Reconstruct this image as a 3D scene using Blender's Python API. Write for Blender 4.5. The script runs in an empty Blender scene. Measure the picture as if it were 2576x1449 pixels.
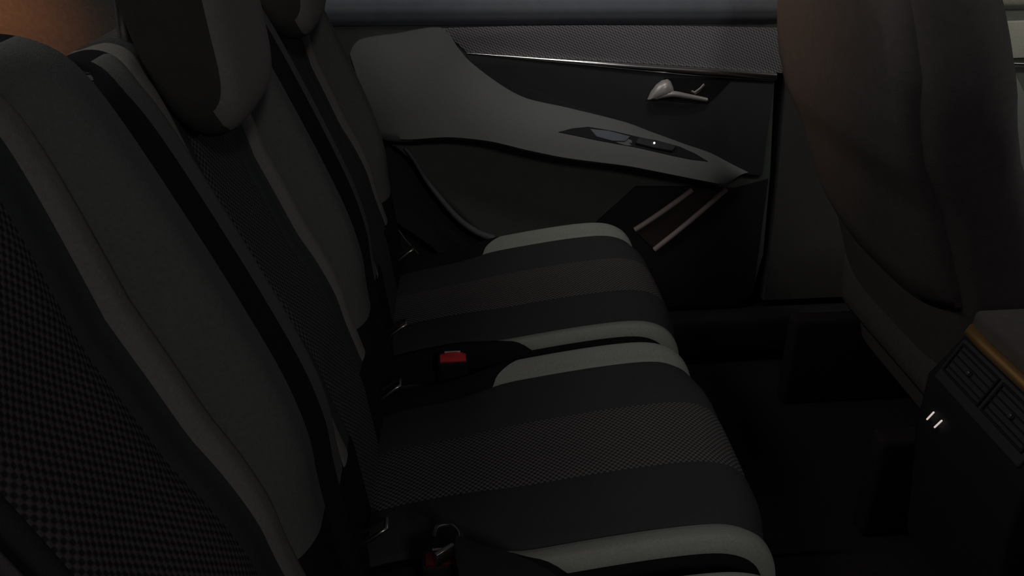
import bpy, bmesh, math, random
from mathutils import Vector, Matrix
from mathutils.bvhtree import BVHTree
C = bpy.context.scene.collection
random.seed(4)

# ------------------------------------------------------------------ camera
CX, CY, CZ = 0.1386, -0.8599, 1.0424
YAW, PIT, ROLL = 0.0554, 0.4852, -0.0181
FPX = 2120.46
def _basis():
    f = Vector((math.sin(YAW)*math.cos(PIT), math.cos(YAW)*math.cos(PIT), -math.sin(PIT)))
    r = f.cross(Vector((0, 0, 1))).normalized(); u = r.cross(f)
    c, s = math.cos(ROLL), math.sin(ROLL)
    return c*r+s*u, -s*r+c*u, f
RV, UV, FV = _basis()
CAM = Vector((CX, CY, CZ))
def ray(px, py): return FV + RV*((px-1288)/FPX) - UV*((py-724.5)/FPX)
def at(px, py, Y, ax=1):
    """point of the plane Y (or X/Z) seen at a pixel of the photograph"""
    d = ray(px, py); t = (Y-CAM[ax])/d[ax]
    return CAM + d*t
cd = bpy.data.cameras.new('camera'); cam = bpy.data.objects.new('camera', cd); C.objects.link(cam)
m = Matrix((RV, UV, -FV)).transposed().to_4x4(); m.translation = CAM; cam.matrix_world = m
cd.sensor_width = 36; cd.lens = FPX/2576*36; cd.clip_start = .01
bpy.context.scene.camera = cam

# ------------------------------------------------------------------ world, lights, exposure
sc = bpy.context.scene
w = bpy.data.worlds.new('night'); sc.world = w; w.use_nodes = True
w.node_tree.nodes['Background'].inputs[0].default_value = (.105, .088, .115, 1)
w.node_tree.nodes['Background'].inputs[1].default_value = .20
sc.view_settings.view_transform = 'Standard'; sc.view_settings.look = 'None'
sc.view_settings.exposure = 0; sc.view_settings.gamma = 1; sc.view_settings.use_curve_mapping = False
def area(name, loc, aim, sx, sy, power, col, spread=180):
    l = bpy.data.lights.new(name, 'AREA'); l.shape = 'RECTANGLE'; l.size = sx; l.size_y = sy
    l.energy = power; l.color = col; l.spread = math.radians(spread)
    o = bpy.data.objects.new(name, l); C.objects.link(o); o.location = loc
    o.rotation_euler = (Vector(aim)-Vector(loc)).to_track_quat('-Z', 'Y').to_euler(); return o
# street light falling through the glass roof
area('rear_glass_light', (-1.05, 0, 2.3), (.38, .1, .36), 1.6, .5, 6.2, (1, .98, .92))
area('near_side_fill', (.95, -3.2, 2.6), (.35, .74, .66), .35, .35, 9.0, (1, .97, .93))  # unseen lamp added to fill the near side and brighten the door strip
# dim light of the windscreen side, seen by the seat backs
area('windscreen_light', (2.4, -.2, 1.2), (0, 0, .8), 1.1, .2, 1.3, (.95, 1, 1))
# warm street lamp behind the car, through the tailgate
area('tailgate_lamp', (-1.5, -.5, 1.45), (-.69, .72, .82), .04, .04, .13, (1, .36, .13), 12)
area('rear_lamp', (-1.4, .0, 1.5), (.68, .6, .85),   .12, .12, .12, (1, .62, .42), 20)
area('dome_lamp', (.42, .30, 1.42), (.38, .74, .64), .34, .08, .12, (1, .97, .92), 60)  # unseen overhead light added for the glint along the door strip
# unseen lamp added to brighten the front door
area('front_door_fill', (1.5, .2, 1.35), (1.25, .74, .68), .15, .1, .6, (1, .99, .85), 100)

# ------------------------------------------------------------------ materials
def mat(name, col, rough=.8, metal=0, spec=.3, bump=0, bscale=400, var=.15, vscale=60):
    m_ = bpy.data.materials.new(name); m_.use_nodes = True; nt = m_.node_tree; b = nt.nodes['Principled BSDF']
    b.inputs['Roughness'].default_value = rough; b.inputs['Metallic'].default_value = metal
    b.inputs['Specular IOR Level'].default_value = spec
    tc = nt.nodes.new('ShaderNodeTexCoord')
    n = nt.nodes.new('ShaderNodeTexNoise'); n.inputs['Scale'].default_value = vscale; n.inputs['Detail'].default_value = 4
    nt.links.new(tc.outputs['Object'], n.inputs['Vector'])
    r = nt.nodes.new('ShaderNodeMix'); r.data_type = 'RGBA'
    r.inputs[6].default_value = (*[c*(1-var) for c in col], 1); r.inputs[7].default_value = (*[c*(1+var) for c in col], 1)
    nt.links.new(n.outputs['Fac'], r.inputs[0]); nt.links.new(r.outputs[2], b.inputs['Base Color'])
    if bump:
        n2 = nt.nodes.new('ShaderNodeTexNoise'); n2.inputs['Scale'].default_value = bscale
        nt.links.new(tc.outputs['Object'], n2.inputs['Vector'])
        bp = nt.nodes.new('ShaderNodeBump'); bp.inputs['Strength'].default_value = bump; bp.inputs['Distance'].default_value = .001
        nt.links.new(n2.outputs['Fac'], bp.inputs['Height']); nt.links.new(bp.outputs[0], b.inputs['Normal'])
    return m_
def weave(name, a, b_, ka, kb, axes, rough=.9):
    """two-tone woven cloth: product of two stripe waves along two directions"""
    m_ = bpy.data.materials.new(name); m_.use_nodes = True; nt = m_.node_tree; b = nt.nodes['Principled BSDF']
    b.inputs['Roughness'].default_value = rough; b.inputs['Specular IOR Level'].default_value = .2
    tc = nt.nodes.new('ShaderNodeTexCoord'); outs = []
    for ax, k in zip(axes, (ka, kb)):
        d = nt.nodes.new('ShaderNodeVectorMath'); d.operation = 'DOT_PRODUCT'; d.inputs[1].default_value = Vector(ax)*k
        nt.links.new(tc.outputs['Object'], d.inputs[0])
        s = nt.nodes.new('ShaderNodeMath'); s.operation = 'SINE'; nt.links.new(d.outputs['Value'], s.inputs[0]); outs.append(s)
    p = nt.nodes.new('ShaderNodeMath'); p.operation = 'MULTIPLY'
    nt.links.new(outs[0].outputs[0], p.inputs[0]); nt.links.new(outs[1].outputs[0], p.inputs[1])
    mr = nt.nodes.new('ShaderNodeMapRange'); mr.inputs[1].default_value = -.4; mr.inputs[2].default_value = .4
    nt.links.new(p.outputs[0], mr.inputs[0])
    r = nt.nodes.new('ShaderNodeMix'); r.data_type = 'RGBA'
    r.inputs[6].default_value = (*a, 1); r.inputs[7].default_value = (*b_, 1)
    nt.links.new(mr.outputs[0], r.inputs[0]); nt.links.new(r.outputs[2], b.inputs['Base Color'])
    bp = nt.nodes.new('ShaderNodeBump'); bp.inputs['Strength'].default_value = .3; bp.inputs['Distance'].default_value = .001
    nt.links.new(p.outputs[0], bp.inputs['Height']); nt.links.new(bp.outputs[0], b.inputs['Normal'])
    return m_
def emit(name, col, s):
    m_ = bpy.data.materials.new(name); m_.use_nodes = True; b = m_.node_tree.nodes['Principled BSDF']
    b.inputs['Base Color'].default_value = (*col, 1); b.inputs['Emission Color'].default_value = (*col, 1)
    b.inputs['Emission Strength'].default_value = s; return m_
M = {
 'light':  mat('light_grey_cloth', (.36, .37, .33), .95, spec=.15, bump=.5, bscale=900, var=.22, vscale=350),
 'dark':   mat('charcoal_cloth', (.052, .058, .056), .95, spec=.15, bump=.4, bscale=900, var=.2, vscale=300),
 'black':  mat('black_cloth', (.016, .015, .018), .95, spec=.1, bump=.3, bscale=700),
 'hound':  weave('check_cloth', (.035, .035, .035), (.16, .15, .145), 900, 900, ((1, 0, -.35), (0, 1, 0))),
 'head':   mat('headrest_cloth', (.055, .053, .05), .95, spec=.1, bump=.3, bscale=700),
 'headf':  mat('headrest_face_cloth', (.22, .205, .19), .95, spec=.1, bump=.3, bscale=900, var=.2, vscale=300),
 'backl':  mat('seat_back_bolster_cloth', (.128, .132, .125), .95, spec=.15, bump=.4, bscale=900, var=.22, vscale=300),
 'seam':   mat('seam_strip_cloth', (.21, .20, .18), .95, spec=.15, bump=.4, bscale=900, var=.22, vscale=300),
 'pad':    mat('grey_soft_plastic', (.20, .205, .20), .8, spec=.2, bump=.3, bscale=1200, var=.12, vscale=300),
 'card':   mat('charcoal_plastic', (.10, .115, .10), .75, spec=.25, bump=.3, bscale=1200),
 'kick':   mat('black_plastic', (.026, .024, .028), .7, spec=.15, bump=.2, bscale=1200),
 'pillar': mat('pillar_plastic', (.08, .077, .078), .8, spec=.2, bump=.3, bscale=1200),
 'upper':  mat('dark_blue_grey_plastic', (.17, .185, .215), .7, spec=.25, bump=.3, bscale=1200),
 'gloss':  mat('smooth_black_insert', (.05, .052, .06), .55, spec=.3),
 'cloth2': weave('door_woven_cloth', (.13, .125, .14), (.36, .345, .36), 1300, 500, ((.7, 0, .7), (.7, 0, -.7))),
 'chrome': mat('satin_chrome', (.86, .85, .82), .17, 1, .5, var=.03),
 'satin':  mat('satin_metal', (.62, .58, .55), .38, .35, .6, var=.03),
 'steel':  mat('steel', (.6, .58, .5), .3, 1, .5),
 'bronze': mat('bronze_trim', (.75, .43, .17), .42, .8, .5, var=.05),  # amber light on the console lid edge, put into the metal colour
 'ridge':  mat('brown_grey_ridge', (.42, .34, .32), .6, spec=.3, bump=.2),
 'pocket': mat('brown_pocket', (.05, .035, .03), .8),
 'shell':  mat('seat_shell', (.13, .115, .11), .85, spec=.2, bump=.4, bscale=500, var=.2, vscale=80),
 'carpet': mat('black_carpet', (.032, .026, .032), 1, spec=.05, bump=.8, bscale=500, var=.5, vscale=300),
 'lining': mat('quarter_lining', (.12, .11, .10), .95, spec=.1, bump=.4, bscale=500, var=.25, vscale=120),
 'rubber': mat('rubber', (.012, .012, .014), .6, spec=.3),
 'sealg':  mat('grey_rubber_flange', (.13, .13, .135), .6, spec=.3),
 'web':    mat('belt_webbing', (.02, .022, .024), .8, spec=.2, bump=.5, bscale=1500),
 'darkred': mat('dull_red_plastic', (.10, .012, .012), .6, spec=.2, var=.05),
 'grip':   mat('grip_plastic', (.015, .016, .018), .35, spec=.4),
 'red':    mat('red_plastic', (.75, .045, .045), .45, spec=.4, var=.05),
 'led':    emit('switch_light', (1, .97, .9), 1.0),
 'ledd':   emit('socket_light', (1, .85, .8), .55),
}
g = bpy.data.materials.new('tinted_glass'); g.use_nodes = True
gb = g.node_tree.nodes['Principled BSDF']; gb.inputs['Base Color'].default_value = (.25, .27, .3, 1)
gb.inputs['Transmission Weight'].default_value = 1; gb.inputs['Roughness'].default_value = .02; gb.inputs['IOR'].default_value = 1.1
M['glass'] = g

# ------------------------------------------------------------------ helpers
def link(name, bm, material, parent=None, smooth=True, auto=None):
    bmesh.ops.recalc_face_normals(bm, faces=bm.faces[:])
    me = bpy.data.meshes.new(name); bm.to_mesh(me); bm.free()
    if smooth:
        for p in me.polygons: p.use_smooth = True
        me.set_sharp_from_angle(angle=math.radians(auto or 50))
    for m_ in (material if isinstance(material, (list, tuple)) else [material]): me.materials.append(M[m_])
    o = bpy.data.objects.new(name, me); C.objects.link(o)
    if parent: o.parent = parent
    return o
def tag(o, label=None, cat=None, group=None, kind=None):
    if label: o['label'] = label
    if cat: o['category'] = cat
    if group: o['group'] = group
    if kind: o['kind'] = kind
    return o
def thing(name, loc, label, cat, group=None, rz=0):
    o = bpy.data.objects.new(name, None); C.objects.link(o); o.location = loc; o.rotation_euler = (0, 0, rz)
    o.empty_display_size = .05
    return tag(o, label, cat, group)
def dup(root, loc, label, group):
    r = root.copy(); C.objects.link(r); r.location = loc; r['label'] = label; r['group'] = group
    for ch in list(root.children):
        c = ch.copy(); C.objects.link(c); c.parent = r
        for g_ in list(ch.children):
            d = g_.copy(); C.objects.link(d); d.parent = c
    return r
def grid(bm, fn, nu, nv):
    vs = [[bm.verts.new(fn(i/nu, j/nv)) for j in range(nv+1)] for i in range(nu+1)]
    for i in range(nu):
        for j in range(nv):
            bm.faces.new((vs[i][j], vs[i+1][j], vs[i+1][j+1], vs[i][j+1]))
    return vs
def solid(bm, top, bot, nu, nv):
    a = grid(bm, top, nu, nv); b = grid(bm, bot, nu, nv)
    def q(*v):
        try: bm.faces.new(v)
        except ValueError: pass
    for i in range(nu):
        q(a[i][0], b[i][0], b[i+1][0], a[i+1][0]); q(a[i][nv], a[i+1][nv], b[i+1][nv], b[i][nv])
    for j in range(nv):
        q(a[0][j], a[0][j+1], b[0][j+1], b[0][j]); q(a[nu][j], b[nu][j], b[nu][j+1], a[nu][j+1])
def box(bm, c, s, rot=None, bev=0, seg=3):
    r = bmesh.ops.create_cube(bm, size=1); vs = r['verts']
    bmesh.ops.scale(bm, vec=s, verts=vs)
    if bev:
        es = list({e for v in vs for e in v.link_edges})
        rr = bmesh.ops.bevel(bm, geom=es, offset=bev, segments=seg, profile=.6, affect='EDGES')
        vs = list({v for f_ in rr['faces'] for v in f_.verts} | {v for v in vs if v.is_valid})
    if rot is not None: bmesh.ops.rotate(bm, cent=(0, 0, 0), matrix=rot, verts=vs)
    bmesh.ops.translate(bm, vec=c, verts=vs)
    return vs
def tube(bm, pts, r, n=10, caps=True, flat=1.0):
    pts = [Vector(p) for p in pts]; rings = []
    for i, p in enumerate(pts):
        t = (pts[min(i+1, len(pts)-1)]-pts[max(i-1, 0)]).normalized()
        a = t.cross(Vector((0, 0, 1)))
        if a.length < .05: a = t.cross(Vector((0, 1, 0)))
        a.normalize(); b = t.cross(a)
        rr = r(i/(len(pts)-1)) if callable(r) else r
        rings.append([bm.verts.new(p+a*math.cos(k*2*math.pi/n)*rr*flat+b*math.sin(k*2*math.pi/n)*rr) for k in range(n)])
    for i in range(len(rings)-1):
        for k in range(n):
            bm.faces.new((rings[i][k], rings[i][(k+1) % n], rings[i+1][(k+1) % n], rings[i+1][k]))
    if caps: bm.faces.new(rings[0][::-1]); bm.faces.new(rings[-1])
def plate(bm, pts, off, bev=0):
    """closed outline of 3-D points extruded by the vector off"""
    off = Vector(off); a = [bm.verts.new(Vector(p)) for p in pts]; b = [bm.verts.new(Vector(p)+off) for p in pts]
    n = len(pts); fa = bm.faces.new(a); fb = bm.faces.new(b[::-1])
    for i in range(n): bm.faces.new((a[i], a[(i+1) % n], b[(i+1) % n], b[i]))
    if bev:
        bmesh.ops.bevel(bm, geom=[e for e in bm.edges if e in set(fa.edges) | set(fb.edges)], offset=bev, segments=2, profile=.6, affect='EDGES')
def lerp_poly(pts, x):
    if x <= pts[0][0]: return pts[0][1]
    for (a, b), (c, d) in zip(pts, pts[1:]):
        if x <= c: return b+(d-b)*(x-a)/(c-a)
    return pts[-1][1]
def smooth_path(pts, n):
    """Catmull-Rom through pts, n samples"""
    P = [Vector(p) for p in pts]; out = []; m_ = len(P)-1
    for k in range(n+1):
        s = k/n*m_; i = min(int(s), m_-1); t = s-i
        p0, p1, p2, p3 = P[max(i-1, 0)], P[i], P[i+1], P[min(i+2, m_)]
        out.append(.5*((2*p1)+(-p0+p2)*t+(2*p0-5*p1+4*p2-p3)*t*t+(-p0+3*p1-3*p2+p3)*t**3))
    return out

# ------------------------------------------------------------------ setting
bm = bmesh.new(); box(bm, (.35, 0, -.02), (4.2, 1.64, .04)); box(bm, (.2, 0, .01), (1.6, .22, .03), bev=.01)
tag(link('floor', bm, 'carpet'), kind='structure')
bm = bmesh.new(); box(bm, (.35, .83, .40), (4.2, .03, .84))
tag(link('wall_left', bm, 'kick'), kind='structure')
wr = [(-1.6, 0), (-1.6, 1.15), (-.06, 1.15), (-.06, .55), (.06, .34), (.16, .12), (.80, .12), (.86, .34), (.88, 1.15), (2.4, 1.15), (2.4, 0)]
bm = bmesh.new(); plate(bm, [Vector((x, -.80, z)) for x, z in wr], (0, .06, 0), .004)     # door opening we look in through
tag(link('wall_right', bm, 'kick'), kind='structure')
# quarter trim behind the rear door, with the rounded lower corner of the quarter window
def qt(u, v):
    X = -1.6+u*1.46; top = .805+.15*min(1, max(0, (X+.672)/.05))**.6
    Z = .06+v*(top-.06)
    return Vector((X, .742+.02*math.cos(v*3)-.02*math.sin(u*3), Z))
bm = bmesh.new(); solid(bm, qt, lambda u, v: qt(u, v)+Vector((0, .05, 0)), 60, 12)
tag(link('trim_1', bm, 'lining'), kind='structure')
bm = bmesh.new(); box(bm, (-.93, .765, 1.0), (1.3, .006, .34))
tag(link('window_1', bm, 'glass'), kind='structure')
# B pillar lower trim and sill
bm = bmesh.new()
pp = [(.782, .14), (.782, .26), (.776, .44), (.764, .64), (.752, .86), (.752, 1.1), (.93, 1.1), (.95, .86), (.98, .6), (1.02, .3), (1.06, .14)]
plate(bm, [Vector((x, .735, z)) for x, z in pp], (0, .06, 0), .006)
tag(link('trim_2', bm, 'pillar'), kind='structure')
bm = bmesh.new(); box(bm, (.45, .76, .07), (1.9, .12, .10), bev=.02)
tag(link('trim_3', bm, 'kick'), kind='structure')

# ------------------------------------------------------------------ rear seats
CP = [(-.015, .306), (.04, .322), (.12, .336), (.20, .349), (.28, .361), (.35, .369), (.40, .371), (.43, .365), (.452, .35), (.464, .325), (.467, .29), (.46, .24), (.448, .19)]
CPs = smooth_path([(a, 0, b) for a, b in CP], 48)
def samp(path, u):
    s = max(0, min(1, u))*(len(path)-1); i = min(int(s), len(path)-2); t = s-i
    return path[i].lerp(path[i+1], t)
HW = .2215
def croll(y):     # cushion relief across its width
    a = abs(y)
    h = .0035*math.exp(-((a-.11)/.035)**2)
    h -= .005*math.exp(-((a-.170)/.005)**2)
    h -= .0015*math.exp(-((a-.062)/.003)**2)
    if a > .166: h += .012*math.sin(min(1, (a-.166)/.04)*math.pi*.6)
    if a > .196: h -= .055*((a-.196)/(HW-.196))**2.2
    return h
def cush(u, y):
    p = samp(CPs, u); q = samp(CPs, min(1, u+.02))-samp(CPs, max(0, u-.02)); n = Vector((-q.z, 0, q.x)).normalized()
    fr = max(0, min(1, (p.x-.1)/.36))
    bow = (.012-.035*(abs(y)/HW)**2.6)*fr
    k = 1 if u < .8 else max(.3, 1-(u-.8)*3)
    sx = min(1, max(0, (p.x-.10)/.10)); sx = sx*sx*(3-2*sx)      # the rear is narrower: room for the buckles
    P_ = Vector((p.x+bow, y*(1-.11*(1-sx)), p.z))+n*croll(y)*k
    return P_
def cbot(u, y):
    p = cush(u, y); return Vector((min(p.x*.9, .40), y*.985, .17))
def u_at(x):      # parameter of the profile whose x is x
    return min((abs(samp(CPs, k/400).x-x)+(10 if k > 260 else 0), k/400) for k in range(401))[1]
U0i, U0o = u_at(.165), u_at(.265)
def ustart(y): return U0i+(U0o-U0i)*max(0, (abs(y)-.166)/(HW-.166))**1.5
def strip(bm, y0, y1, nv, us=lambda y: 0, ue=lambda y: 1, nu=44, f=cush, fb=cbot):
    def tp(s, v):
        y = y0+(y1-y0)*v; a, b = us(y), ue(y); return f(a+(b-a)*s, y)
    def bt(s, v):
        y = y0+(y1-y0)*v; a, b = us(y), ue(y); return fb(a+(b-a)*s, y)
    solid(bm, tp, bt, nu, nv)

BP = [(.012, .325), (.002, .42), (-.005, .50), (-.007, .55), (-.019, .61), (-.042, .68), (-.068, .75), (-.100, .83), (-.121, .871), (-.142, .893), (-.170, .899), (-.198, .888)]
BPs = smooth_path([(a, 0, b) for a, b in BP], 48)
def sidew(a, z):      # half width: the side walls tuck in towards the top
    k = 1 if z < .70 else max(.3, 1-(z-.70)/.17)
    a = a if a < .190 else .190+(a-.190)*k
    return a if z < .87 else a*(1-.10*((z-.87)/.03)**2)
def broll(a):
    if a < .124: h = -.045+.012*math.exp(-((a-.108)/.014)**4)-.003*math.exp(-((a-.062)/.003)**2)
    elif a < .165:
        t = (a-.124)/.041; h = -.049+.049*math.sin(t*math.pi/2)**.8
    else: h = 0
    if a > .188: h -= .055*((a-.188)/(HW-.188))**1.5
    return h
def brec(z): return max(.15, 1-max(0, .64-z)*4) if z < .74 else max(.35, 1-(z-.74)*4)
def bk(u, y):
    p = samp(BPs, u); q = samp(BPs, min(1, u+.02))-samp(BPs, max(0, u-.02)); n = Vector((q.z, 0, -q.x)).normalized()
    k = 1 if u < .75 else max(0, 1-(u-.75)*4)
    ys = math.copysign(sidew(abs(y), p.z), y)
    return Vector((p.x, ys, p.z))+n*(broll(abs(y)) if abs(y) > .165 else broll(abs(y))*brec(p.z))*k
def bkb(u, y):
    p = bk(u, y); z = p.z if u < .8 else min(p.z, .872)
    s = (z-.325)/.565
    return Vector((-.085-.14*s, p.y*.95, z-.004))
def ub(z): return min((abs(samp(BPs, k/400).z-z)+(10 if k > 360 else 0), k/400) for k in range(401))[1]

def make_seat(label):
    t = thing('rear_seat', (0, 0, 0), label, 'car seat', 'row of separate rear seats')
    bm = bmesh.new()
    for s in (-1, 1):
        strip(bm, s*.062, s*.167, 12)
    box(bm, (.20, 0, .215), (.38, .40, .17), bev=.03)
    cu = link('seat_cushion', bm, 'dark', t)
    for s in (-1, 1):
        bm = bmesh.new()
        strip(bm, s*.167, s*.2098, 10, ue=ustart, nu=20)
        strip(bm, s*.2098, s*HW, 5)  # outermost strip coloured black as the shade between neighbouring cushions
        link('rear_edge_gap_shade', bm, 'black', cu)
    bm = bmesh.new(); strip(bm, -.062, .062, 10); tag(link('centre_panel', bm, 'hound', cu), 'woven check cloth panel down the cushion middle')
    for s in (-1, 1):
        bm = bmesh.new(); strip(bm, s*.167, s*.2098, 14, us=ustart)
        tag(link('side_bolster', bm, 'light', cu), 'light grey cushion edge')
    bm = bmesh.new()                                       # black seat base on its runners
    box(bm, (.18, 0, .11), (.34, .36, .12), bev=.02)
    for s in (-1, 1): box(bm, (.16, s*.15, .025), (.5, .035, .05), bev=.006)
    link('seat_base', bm, 'kick', t)
    bm = bmesh.new(); zl, zh = ub(.47), ub(.8965)
    for s in (-1, 1):
        strip(bm, s*.062, s*.092, 5, us=lambda y: ub(.44), f=bk, fb=bkb)
    br = link('backrest', bm, 'dark', t)
    bm = bmesh.new()
    for s in (-1, 1):
        strip(bm, s*.062, s*.124, 6, ue=lambda y: ub(.44), nu=10, f=bk, fb=bkb)
        strip(bm, s*.124, s*.188, 8, ue=lambda y: zl, nu=14, f=bk, fb=bkb)
        strip(bm, s*.124, s*.188, 8, us=lambda y: zh, nu=14, f=bk, fb=bkb)
        strip(bm, s*.188, s*HW, 8, f=bk, fb=bkb)
    link('backrest_frame', bm, 'black', t)
    bm = bmesh.new(); strip(bm, -.062, .062, 10, f=bk, fb=bkb); tag(link('back_centre_panel', bm, 'hound2', br), 'woven check cloth panel down the backrest middle')
    for s in (-1, 1):
        bm = bmesh.new(); strip(bm, s*.092, s*.124, 10, us=lambda y: ub(.44), f=bk, fb=bkb)
        tag(link('seam_strip', bm, 'seam', br), 'slim lighter strip beside the bolster')
        bm = bmesh.new(); strip(bm, s*.124, s*.188, 14, us=lambda y: zl, ue=lambda y: zh, f=bk, fb=bkb)
        tag(link('back_bolster', bm, 'backl', br), 'lighter grey backrest edge')
    # headrest: rounded block that hooks over the front of the backrest
    full = smooth_path([(-.070, 0, .97), (-.066, 0, .90), (-.063, 0, .85), (-.067, 0, .820), (-.082, 0, .802), (-.104, 0, .800), (-.127, 0, .820),
                        (-.143, 0, .860), (-.158, 0, .93), (-.172, 0, .995), (-.165, 0, 1.03), (-.13, 0, 1.045), (-.095, 0, 1.035), (-.076, 0, 1.01), (-.070, 0, .97)], 52)[:-1]
    cen = Vector((-.114, 0, .92))
    def hblock(front):
        bm_ = bmesh.new(); ins = [(-.099, .30), (-.099, .55), (-.096, .76), (-.089, .89), (-.076, .965), (-.05, 1), (0, 1.01), (.05, 1), (.076, .965), (.089, .89), (.096, .76), (.099, .55), (.099, .30)]
        rings = []
        for y, k in ins:
            ring = []
            for p in full:
                q = cen+(p-cen)*(k if not front else k+.004); q.y = y
                if front: q.x = max(q.x, -.080)
                ring.append(bm_.verts.new(q))
            rings.append(ring)
        n = len(full)
        for a, b in zip(rings, rings[1:]):
            for k in range(n): bm_.faces.new((a[k], a[(k+1) % n], b[(k+1) % n], b[k]))
        bm_.faces.new(rings[0]); bm_.faces.new(rings[-1][::-1]); return bm_
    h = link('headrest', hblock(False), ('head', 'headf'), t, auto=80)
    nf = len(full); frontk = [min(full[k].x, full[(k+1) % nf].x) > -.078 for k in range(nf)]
    for i, p in enumerate(h.data.polygons):                # paler tone on the face turned forward
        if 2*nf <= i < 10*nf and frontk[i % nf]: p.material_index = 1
    for s in (-1, 1):
        bm = bmesh.new(); tube(bm, [(-.165, s*.06, .87), (-.160, s*.06, .93), (-.14, s*.06, .96)], .006, 10); link('headrest_post', bm, 'steel', h)
    for s in (-1, 1):                                      # anchor loops in the bight
        bm = bmesh.new(); y = s*.14
        tube(bm, [(.005, y-.011, .352), (.026, y-.011, .368), (.033, y-.008, .371), (.033, y+.008, .371), (.026, y+.011, .368), (.005, y+.011, .352)], .0028, 8)
        tag(link('anchor_loop', bm, 'steel', t), 'small steel child seat anchor loop')
    return t, h
M['hound2'] = weave('check_cloth_back', (.03, .03, .03), (.11, .10, .095), 900, 900, ((.35, 0, 1), (0, 1, 0)))
seat, hrest = make_seat('dark rear seat with pale cushion edges beside the far door')
seat.location = (0, .45, 0)
dup(seat, (0, 0, 0), 'middle rear seat, dark checked centre and pale edges, between two others', 'row of separate rear seats')
near = dup(seat, (0, -.45, 0), 'nearest rear seat, cut off at the lower left corner', 'row of separate rear seats')
for ch in list(near.children):          # the nearest seat has its headrest taken out
    if ch.name.startswith('headrest'):
        for g_ in list(ch.children): bpy.data.objects.remove(g_)
        bpy.data.objects.remove(ch)
for ch in near.children:                # and its back stands a little taller
    if ch.name.startswith('backrest'): ch.location.z += .040
near['label'] = 'nearest rear seat without headrest, cut off at the lower left corner'
# folding hinge arm on the door side of the far seat
bm = bmesh.new(); tube(bm, [(-.005, .680, .380), (.012, .6805, .350), (.036, .6805, .316)], .0028, 8)
fold = link('hinge_lever', bm, 'steel', seat); fold.location = -seat.location
tag(fold, 'thin bright lever on the door side')

# ------------------------------------------------------------------ belt buckles and webbing
def buckle(loc, axis, facing, label, button='red'):
    t = thing('seat_belt_buckle', loc, label, 'seat belt buckle', 'belt buckles standing between the rear cushions')
    z = Vector(axis).normalized(); x = (Vector(facing)-z*Vector(facing).dot(z)).normalized(); y = z.cross(x)
    R = Matrix((x, y, z)).transposed()
    bm = bmesh.new(); box(bm, R @ Vector((0, 0, -.034)), (.024, .046, .068), R, .007)
    link('casing', bm, 'kick', t)
    # red button with a scooped upper edge across the end
    bm = bmesh.new(); n = 12; pts = []
    for k in range(n+1): pts.append(R @ Vector((-.002-.0055*0+.004*(2*k/n-1)**2-.004, .0195*(2*k/n-1), -.001)))
    pts2 = [R @ Vector((.011, .0195, -.001)), R @ Vector((.011, -.0195, -.001))]
    plate(bm, pts+pts2, R @ Vector((0, 0, .0045)), .0008); link('release_button', bm, button, t)
    bm = bmesh.new(); box(bm, R @ Vector((-.0085, 0, .0003)), (.003, .024, .0015), R, .0005); link('slot', bm, 'satin', t)
    bm = bmesh.new(); tube(bm, [R @ Vector((0, 0, -.065)), R @ Vector((-.004, 0, -.10)), R @ Vector((-.01, 0, -.13))], .012, 10, flat=.5); link('stalk', bm, 'web', t)
    return t
pb = at(1139, 897, .222)
buckle(pb, (.05, -.35, .9), (.05, -1, -.2), 'black belt buckle with a red button between the far and middle cushions')

pc = at(1118, 1400, -.222)
b2 = buckle(pc, (.05, -.2, .95), (.05, -1, -.2), 'black belt buckle with a metal tongue plugged in, between middle and nearest cushions', 'darkred')
belt = thing('seat_belt', pc, 'black seat belt with metal tongue crossing the near cushion gap', 'seat belt')
def bp_(o): o.location = -pc; return o
za = pc.z+.004
bm = bmesh.new(); a_, b_ = at(1094, 1420, za, 2), at(1138, 1393, za, 2); dd = (b_-a_).normalized(); sd = dd.cross(Vector((0, 0, 1)))
plate(bm, [a_, b_, b_+Vector((0, 0, .016)), a_+Vector((0, 0, .016))], sd*.005, .0005)
bp_(tag(link('tongue', bm, 'steel', belt), 'metal tongue plate'))
bm = bmesh.new(); tube(bm, smooth_path([at(1092, 1350, za+.018, 2), at(1102, 1324, za+.024, 2), at(1135, 1320, za+.024, 2), at(1156, 1338, za+.022, 2), at(1158, 1360, za+.018, 2)], 24), .0036, 12)
bp_(link('tongue_grip', bm, 'grip', belt))
bm = bmesh.new(); e1 = smooth_path([at(1150, 1340, za+.020, 2), at(1210, 1372, za+.020, 2), at(1290, 1392, za+.014, 2), at(1400, 1448, za+.004, 2), at(1520, 1560, za-.004, 2)], 20)
e2 = smooth_path([at(1142, 1375, za+.020, 2), at(1152, 1430, za+.020, 2), at(1170, 1480, za+.014, 2), at(1260, 1540, za+.004, 2), at(1380, 1660, za-.004, 2)], 20)
bw = lambda u, v: samp(e1, u).lerp(samp(e2, u), v)+Vector((0, 0, .004*math.sin(v*math.pi)))
solid(bm, bw, lambda u, v: bw(u, v)-Vector((0, 0, .0022)), 24, 8)
bp_(link('webbing', bm, 'web', belt))

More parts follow.
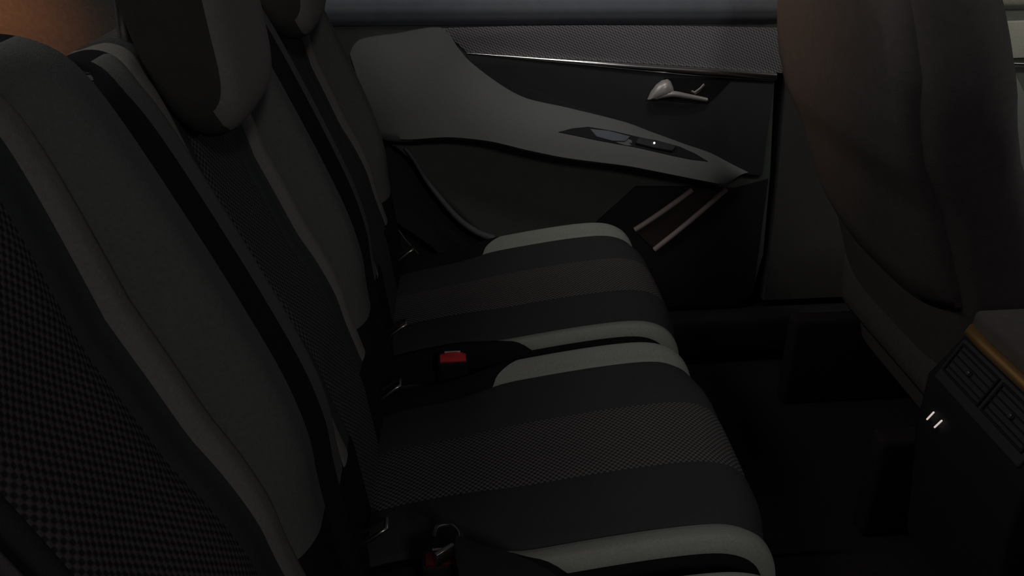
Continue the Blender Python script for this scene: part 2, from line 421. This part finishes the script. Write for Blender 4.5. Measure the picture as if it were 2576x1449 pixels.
# ------------------------------------------------------------------ far rear door
door = thing('rear_door', (.35, .74, .1), 'dark far rear door with grey sweeping armrest and bright trim strip', 'car door')
def dpart(name, bm, material, parent=None, label=None, **k):
    o = link(name, bm, material, None, **k)
    p = parent or door; o.parent = p
    bpy.context.view_layer.update()
    o.matrix_parent_inverse = Matrix.Identity(4)
    # geometry is written in world coordinates
    base = Vector((.35, .74, .1)) if p is door else Vector((0, 0, 0))
    o.location = -base
    if label: o['label'] = label
    return o
outl = [(-.105, .80), (-.085, .71), (-.035, .56), (.000, .52), (.037, .495), (.087, .409), (.13, .355), (.189, .316), (.24, .24), (.26, .135),
        (.69, .130), (.735, .143), (.760, .17), (.770, .25), (.762, .433), (.745, .63), (.735, .80)]
bm = bmesh.new(); plate(bm, [Vector((x, .742, z)) for x, z in outl], (0, .05, 0), .004)
dpart('door_card', bm, 'card')
# upper pad, rolled inwards at the window line
def up(u, v):
    X = -.105+u*.84; zb = .752-.018*u
    pr = [(0, 0), (.012, .012), (.018, .03), (.014, .048), (.002, .058), (-.03, .062)]
    s = v*5; i = min(int(s), 4); t = s-i; a = pr[i][0]+(pr[i+1][0]-pr[i][0])*t; b = pr[i][1]+(pr[i+1][1]-pr[i][1])*t
    return Vector((X, .742-a, zb+b))
bm = bmesh.new(); solid(bm, up, lambda u, v: Vector((up(u, v).x, .785, up(u, v).z)), 30, 15)
dpart('upper_pad', bm, 'upper')
bm = bmesh.new(); box(bm, (.31, .788, 1.02), (.80, .005, .40)); dpart('window_glass', bm, 'glass')
bm = bmesh.new(); box(bm, (.31, .786, .822), (.82, .02, .014), bev=.003); dpart('window_seal', bm, 'rubber')
# woven insert between pad and strip
def S(px, py, Y=.736): return at(px, py, Y)
top_ = [S(1104, 72), S(1300, 66), S(1500, 64), S(1720, 66), S(1990, 72)]
bot_ = [S(1990, 186), S(1720, 166), S(1500, 152), S(1300, 140), S(1172, 132), S(1140, 100)]
bm = bmesh.new(); plate(bm, top_+bot_, (0, .02, 0), .002); dpart('woven_insert', bm, 'cloth2')
# dark smooth insert under the strip
o_ = [S(1172, 136), S(1400, 150), S(1700, 172), S(1990, 190), S(1990, 440), S(1880, 440), S(1791, 400), S(1725, 372), S(1635, 340), S(1569, 318), S(1429, 284), S(1324, 258), S(1254, 220), S(1184, 167)]
bm = bmesh.new(); plate(bm, [Vector((min(p.x, .744), p.y, p.z)) for p in o_], (0, .02, 0), .002); dpart('smooth_insert', bm, 'gloss')
# bright strip, a wedge that widens forward
bm = bmesh.new(); n = 30
def st(u, v):
    X0, X1 = S(1174, 134).x, min(S(1960, 186).x, .745); X = X0+(X1-X0)*u
    px = 1174+(1960-1174)*u; top = S(px, 134+(px-1174)*.0640, .73).z
    h = .0015+.0155*min(1, u*1.45)
    a = v*math.pi
    return Vector((X, .736-(.002+.005*min(1, u*2))*math.sin(a)**.7, top-h*(1-math.cos(a))/2))
solid(bm, st, lambda u, v: Vector((st(u, v).x, .745, st(u, v).z)), 40, 12)
dpart('trim_strip', bm, 'chrome', label='bright metal strip that widens forward')
# sweeping armrest panel
tp = [(880, 135), (905, 101), (1000, 85), (1108, 70), (1153, 122), (1184, 157), (1254, 210), (1324, 248), (1429, 272), (1569, 307), (1635, 331), (1725, 364), (1786, 385), (1840, 413), (1882, 434)]
bt = [(950, 338), (980, 347), (1010, 350), (1045, 350), (1100, 346), (1149, 346), (1236, 356), (1324, 377), (1429, 398), (1569, 416), (1635, 428), (1725, 446), (1786, 458), (1812, 463), (1827, 466)]
pro = [.715, .705, .695, .69, .683, .68, .675, .672, .67, .67, .67, .675, .685, .70, .71]
T = smooth_path([at(*p, .733) for p in tp], 56); B = smooth_path([at(*p, y) for p, y in zip(bt, pro)], 56)
def arm(u, v):
    i = min(int(u*56), 55); t = u*56-i; a = T[i].lerp(T[i+1], t); b = B[i].lerp(B[i+1], t)
    if v < .8:
        s = v/.8; p = a.lerp(b, s); d = (b-a); n_ = Vector((0, -d.z*-1, d.y*-1)); n_ = Vector((0, d.z, -d.y)).normalized() if d.length > 1e-6 else Vector((0, -1, 0))
        if n_.y > 0: n_ = -n_
        return p+n_*(.010*math.sin(s*math.pi)+.0)
    s = (v-.8)/.2; return Vector((b.x, b.y+(.745-b.y)*s, b.z-.010*math.sin(min(1, s*1.6)*math.pi)))
bm = bmesh.new(); solid(bm, arm, lambda u, v: Vector((arm(u, v).x, .75, arm(u, v).z)), 70, 20)
armo = dpart('armrest', bm, 'pad', label='lighter grey sweeping armrest pad')
bm2 = bmesh.new(); grid(bm2, arm, 70, 20); tree = BVHTree.FromBMesh(bm2); bm2.free()
def onarm(px, py, off=0):
    hit = tree.ray_cast(CAM, ray(px, py).normalized())
    p = hit[0] if hit[0] else at(px, py, .69)
    return p-ray(px, py).normalized()*0+Vector((0, -.6, .8)).normalized()*off
# black switch panel set in the armrest, with pull cup and window switch
sw = [(1405, 333), (1440, 324), (1480, 320), (1540, 330), (1600, 344), (1660, 357), (1710, 370), (1750, 388), (1781, 407), (1740, 402), (1690, 392), (1630, 378), (1560, 364), (1500, 353), (1450, 342)]
bm = bmesh.new(); plate(bm, [onarm(x, y, .0015) for x, y in sw], Vector((0, .6, -.8))*.012)
swp = dpart('switch_panel', bm, 'kick', label='black switch panel in the armrest', smooth=False)
bm = bmesh.new(); plate(bm, [onarm(x, y, .003) for x, y in [(1484, 326), (1530, 331), (1585, 345), (1572, 357), (1540, 356), (1500, 345)]], Vector((0, .6, -.8))*.004, .0008)
o = link('pull_cup', bm, 'upper', swp); 
bm = bmesh.new(); plate(bm, [onarm(x, y, .007) for x, y in [(1606, 350), (1650, 358), (1700, 371), (1690, 384), (1640, 375), (1598, 364)]], Vector((0, .6, -.8))*.007, .0012)
o = link('window_switch', bm, 'gloss', swp)
bm = bmesh.new(); c_ = onarm(1644, 366, .0085); bmesh.ops.create_uvsphere(bm, u_segments=10, v_segments=6, radius=.0022); bmesh.ops.translate(bm, vec=c_, verts=bm.verts[:])
o = link('indicator', bm, 'led', swp); o['label'] = 'tiny white light on the switch'
# inner handle: recess, pale scoop lever
rec = [S(1672, 196, .7352), S(1760, 198, .7352), S(1845, 198, .7352), S(1800, 245, .7352), S(1780, 262, .7352), S(1700, 256, .7352), S(1640, 248, .7352)]
bm = bmesh.new(); plate(bm, rec, (0, .01, 0)); hs = dpart('handle_recess', bm, 'rubber', smooth=False)
def lever():
    bm = bmesh.new()
    # rounded fin: outline extruded with curvature
    fin = [(1628, 250), (1637, 230), (1651, 212), (1665, 202), (1679, 199), (1687, 204), (1694, 220), (1696, 233), (1678, 241), (1655, 247)]
    cen = Vector((0, 0, 0)); outer = [at(x, y, .728) for x, y in fin]
    for p in outer: cen += p/len(outer)
    rings = [[bm.verts.new(p) for p in outer]]
    for s, d in ((.92, .008), (.7, .013), (.35, .016)):
        rings.append([bm.verts.new(cen.lerp(p, s)+Vector((0, -d, 0))) for p in outer])
    n = len(outer)
    for a, b in zip(rings, rings[1:]):
        for k in range(n): bm.faces.new((a[k], a[(k+1) % n], b[(k+1) % n], b[k]))
    bm.faces.new(rings[-1]); bm.faces.new(rings[0][::-1])
    # arm of the lever running forward
    pts = smooth_path([at(1648, 242, .722), at(1690, 236, .718), at(1730, 242, .720), at(1778, 251, .728)], 16)
    tube(bm, pts, lambda t: .0068-.0030*t, 12)
    return bm
o = link('door_handle', lever(), 'satin', hs); o['label'] = 'pale metal inner door handle'
bm = bmesh.new(); tube(bm, [at(1748, 234, .731), at(1762, 224, .731), at(1773, 213, .731)], .0035, 10, flat=.6); tube(bm, [at(1738, 229, .732), at(1750, 235, .732)], .003, 8)
o = link('recess_plate', bm, 'steel', hs)
# lower card: map pocket with two pale slanting ridges
q_ = [S(1600, 470, .737), S(1760, 470, .737), S(1850, 474, .737), S(1945, 450, .737), S(1935, 600, .737), S(1915, 735, .737), S(1850, 770, .737), S(1500, 770, .737), S(1500, 560, .737)]
q_ = [Vector((min(p.x, .758), p.y, p.z)) for p in q_]
bm = bmesh.new(); plate(bm, q_, (0, .01, 0), .001); kp = dpart('kick_panel', bm, 'kick', label='black lower panel around the map pocket')  # black colour stands in for the shade low on the door
bm = bmesh.new(); plate(bm, [S(1745, 478, .7335), S(1828, 478, .7335), S(1648, 628, .7335), S(1600, 584, .7335)], (0, .006, 0), .001)
dpart('map_pocket', bm, 'pocket', label='brownish map pocket between pale ridges')
for a, b in (((1742, 479), (1598, 580)), ((1829, 477), (1647, 630))):
    bm = bmesh.new(); p0, p1 = S(*a, .728), S(*b, .728)
    tube(bm, [p0.lerp(p1, k/8)+Vector((0, .004*(2*k/8-1)**2, 0)) for k in range(9)], .0055, 12)
    dpart('pocket_ridge', bm, 'ridge', label='pale slanting ridge')
# curved rear flange of the card
bm = bmesh.new()
fl = smooth_path([at(1018, 372, .735), at(1042, 402, .733), at(1072, 452, .731), at(1110, 502, .73), at(1155, 552, .728), at(1200, 584, .726), at(1242, 600, .724)], 24)
tube(bm, fl, lambda t: .003+.0045*t, 10); dpart('rear_flange', bm, 'sealg', label='curved grey edge of the card')
# wheel-arch trim between seat and door
bm = bmesh.new()
wa = smooth_path([(-.14, .78, .86), (-.09, .78, .70), (-.04, .775, .56), (.02, .77, .48), (.09, .77, .39), (.19, .77, .29), (.26, .77, .12)], 30)
vs = grid(bm, lambda u, v: samp(wa, u)+Vector((-.14*v*(1-u*.3), -.02*v, -.02*v)), 30, 4)
tag(link('trim_4', bm, 'kick'), kind='structure')

# ------------------------------------------------------------------ front seat (its back towards us)
fs = thing('front_seat', (.9, .37, 0), 'dark brownish front seat seen from behind, right of the door', 'car seat')
# rear face line x(z) and front face line
RX = [(.10, .93), (.30, .868), (.48, .800), (.60, .748), (.66, .712), (.72, .692), (.80, .676), (.88, .668), (.95, .675)]
def inb(z): return .25 if z < .74 else .25-.15*((z-.74)/.21)**1.8      # inboard shoulder, rounder
def fr(u, v):
    """u round the back at one height, v up"""
    z = .16+v*.79; x0 = lerp_poly(RX, z)
    wd = .25 if z < .68 else .25-.085*((z-.68)/.27)**2.2
    if math.sin(u*2*math.pi) < 0: wd = inb(z)
    th = .19-.03*v
    if z > .90: th *= 1-.35*((z-.90)/.05)**2
    a = u*2*math.pi; ca, sa = math.cos(a), math.sin(a)
    e = .42
    return Vector((x0+th/2-th/2*math.copysign(abs(ca)**.55, ca), .37+wd*math.copysign(abs(sa)**e, sa), z))
bm = bmesh.new(); n = 64; rows = 36; R_ = []
for j in range(rows+1): R_.append([bm.verts.new(fr(i/n, j/rows)) for i in range(n)])
for j in range(rows):
    for i in range(n): bm.faces.new((R_[j][i], R_[j][(i+1) % n], R_[j+1][(i+1) % n], R_[j+1][i]))
bm.faces.new(R_[0]); bm.faces.new(R_[-1][::-1])
b_ = link('backrest', bm, 'shell', fs); b_.location = (-.9, -.37, 0)
# raised shell with a sagging lower edge on the rear face
def sh(u, v, d):
    y = -.228+.456*u; t = abs(y)/.228
    zt = .925-.05*t**3; zb = .40+.05*t**3
    z = zb+(zt-zb)*v; x0 = lerp_poly(RX, z)
    wd = .25 if z < .68 else .25-.085*((z-.68)/.27)**2.2
    if y < 0: wd = inb(z)
    y *= min(1, wd/.25+.02)
    ed = min(1, min(v, 1-v)*9, (1-t)*12+.05)
    return Vector((x0-d*math.sin(ed*math.pi/2)+.012*t**4, .37+y, z))
bm = bmesh.new(); solid(bm, lambda u, v: sh(u, v, .016), lambda u, v: sh(u, v, 0)+Vector((.02, 0, 0)), 30, 30)
o = link('back_shell', bm, 'shell', b_)
bm = bmesh.new(); box(bm, (1.12, .37, .30), (.50, .48, .15), Matrix.Rotation(math.radians(-6), 3, 'Y'), .05, 4); o = link('seat_cushion', bm, 'shell', fs); o.location = (-.9, -.37, 0)
bm = bmesh.new(); box(bm, (.735, .37, 1.05), (.10, .25, .17), Matrix.Rotation(math.radians(-8), 3, 'Y'), .04, 4)
h_ = link('headrest', bm, 'shell', fs); h_.location = (-.9, -.37, 0)
for s in (-1, 1):
    bm = bmesh.new(); tube(bm, [(.72, .37+s*.06, .93), (.728, .37+s*.06, 1.0)], .006); link('headrest_post', bm, 'steel', h_)
for s in (-1, 1):
    bm = bmesh.new(); box(bm, (1.05, .37+s*.19, .10), (.55, .04, .2), bev=.01)
    o = link('seat_rail', bm, 'carpet', fs); o.location = (-.9, -.37, 0)

def deep(o, parent):
    c = o.copy(); C.objects.link(c); c.parent = parent
    for ch in list(o.children): deep(ch, c)
    return c
fs2 = deep(fs, None); fs2.location = (.93, -.40, 0); fs2['label'] = 'dark front seat on the near side, right of the console'
fs['group'] = fs2['group'] = 'front seats'
# ------------------------------------------------------------------ centre console
con = thing('centre_console', (1.1, 0, 0), 'black centre console with bronze lid edge and rear sockets', 'car console')
def cpart(name, bm, material, parent=None, label=None, **k):
    o = link(name, bm, material, parent or con, **k)
    if parent is None: o.location = (-1.1, 0, 0)
    if label: o['label'] = label
    return o
pA, pB = at(2425, 815, .12), at(2330, 935, .12)
XL, ZL = pA.x, pA.z
bm = bmesh.new()
prof = [(XL+.004, ZL-.012), (pB.x, pB.z), (pB.x+.005, pB.z-.10), (pB.x+.03, .06), (1.7, .06), (1.7, ZL-.012)]
plate(bm, [Vector((x, -.118, z)) for x, z in prof], (0, .236, 0), .008)
cb = cpart('console_body', bm, 'kick')
bm = bmesh.new(); box(bm, (XL+.19, 0, ZL+.010), (.37, .232, .034), bev=.012, seg=4); cpart('lid', bm, 'shell')
bm = bmesh.new(); tube(bm, [(XL+.012, .112, ZL-.004), (XL+.002, .104, ZL-.004), (XL, .06, ZL-.004), (XL, -.06, ZL-.004), (XL+.002, -.104, ZL-.004), (XL+.012, -.112, ZL-.004)], .0085, 12)
cpart('lid_edge', bm, 'bronze', label='bronze rear edge under the lid')
# rear panel: vents, knobs, sockets on the slanting face
ex = (pB-pA).normalized(); nrm = Vector((-(pA.z-pB.z), 0, 0)); nrm = Vector((ex.z, 0, -ex.x)).normalized()
def face(y, s, off=0): return Vector((pA.x, y, pA.z))+ex*s+nrm*off
L = (pB-pA).length
fm = Matrix((Vector((0, 1, 0)), ex, nrm)).transposed()
bm = bmesh.new()
box(bm, face(0, L*.55, .001), (.20, L*.80, .006), fm, .004); cpart('rear_panel', bm, 'gloss')
for s in (-1, 1):
    bm = bmesh.new(); c0 = face(s*.048, L*.48, .004)
    for a, b in (((0, -.022), (.088, .003)), ((0, .022), (.088, .003))): box(bm, c0+fm @ Vector((a[0], a[1], 0)), (b[0], b[1], .007), fm, .001)
    for a in (-.043, .043): box(bm, c0+fm @ Vector((a, 0, 0)), (.003, .047, .007), fm, .001)
    v_ = cpart('air_vent', bm, 'kick')
    for k in range(4):
        bm = bmesh.new(); box(bm, c0+fm @ Vector((0, -.014+.0093*k, 0)), (.082, .0015, .006), fm); link('slat', bm, 'kick', v_)
    bm = bmesh.new(); box(bm, c0+fm @ Vector((.0, 0, .004)), (.005, .006, .006), fm, .001); tag(link('slider', bm, 'steel', v_), 'small bright vent slider')
# sockets in the lower panel
d2 = Vector((.005, 0, -.10)).normalized(); n2 = Vector((-1, 0, -.05)).normalized()
for a, b in (((2332, 1055), (2349, 1037)), ((2351, 1075), (2369, 1058))):
    bm = bmesh.new(); tube(bm, [at(*a, pB.x-.002, 0), at(*b, pB.x-.002, 0)], .0013, 8)
    tag(cpart('socket_bar', bm, 'ledd'), 'short bright bar of a socket')

# ------------------------------------------------------------------ far front door, only a sliver in view
fd = thing('front_door', (1.6, .74, .1), 'sliver of pale lit front door at the upper right corner', 'car door')
def fpart(name, bm, material, label=None):
    o = link(name, bm, material, fd); o.location = (-1.6, -.74, -.1)
    if label: o['label'] = label
    return o
bm = bmesh.new(); box(bm, (1.52, .765, .44), (.98, .045, .62), bev=.008); fpart('door_card', bm, 'card')
def up2(u, v): p = up(u, v); return Vector((1.03+u*.98, p.y, p.z-.002*(1-u)))
bm = bmesh.new(); solid(bm, up2, lambda u, v: Vector((up2(u, v).x, .785, up2(u, v).z)), 10, 15); fpart('upper_pad', bm, 'light', 'pale lit upper pad')  # pale cloth colour stands in for light falling on the pad
bm = bmesh.new(); box(bm, (1.52, .740, .692), (.96, .012, .070), bev=.002); fpart('woven_insert', bm, 'light', 'pale insert')  # light on the insert is put into its pale colour too
bm = bmesh.new(); tube(bm, [at(2500, 159, .732), at(2576, 161, .732), Vector((1.95, .732, .62))], .0035, 8); fpart('trim_strip', bm, 'chrome')
bm = bmesh.new(); plate(bm, [at(2500, 170, .735), at(2552, 180, .735), at(2600, 290, .735), at(2700, 420, .735), at(2700, 520, .735), at(2500, 420, .735)], (0, .02, 0), .003); fpart('armrest', bm, 'pad', 'grey sweeping armrest pad')
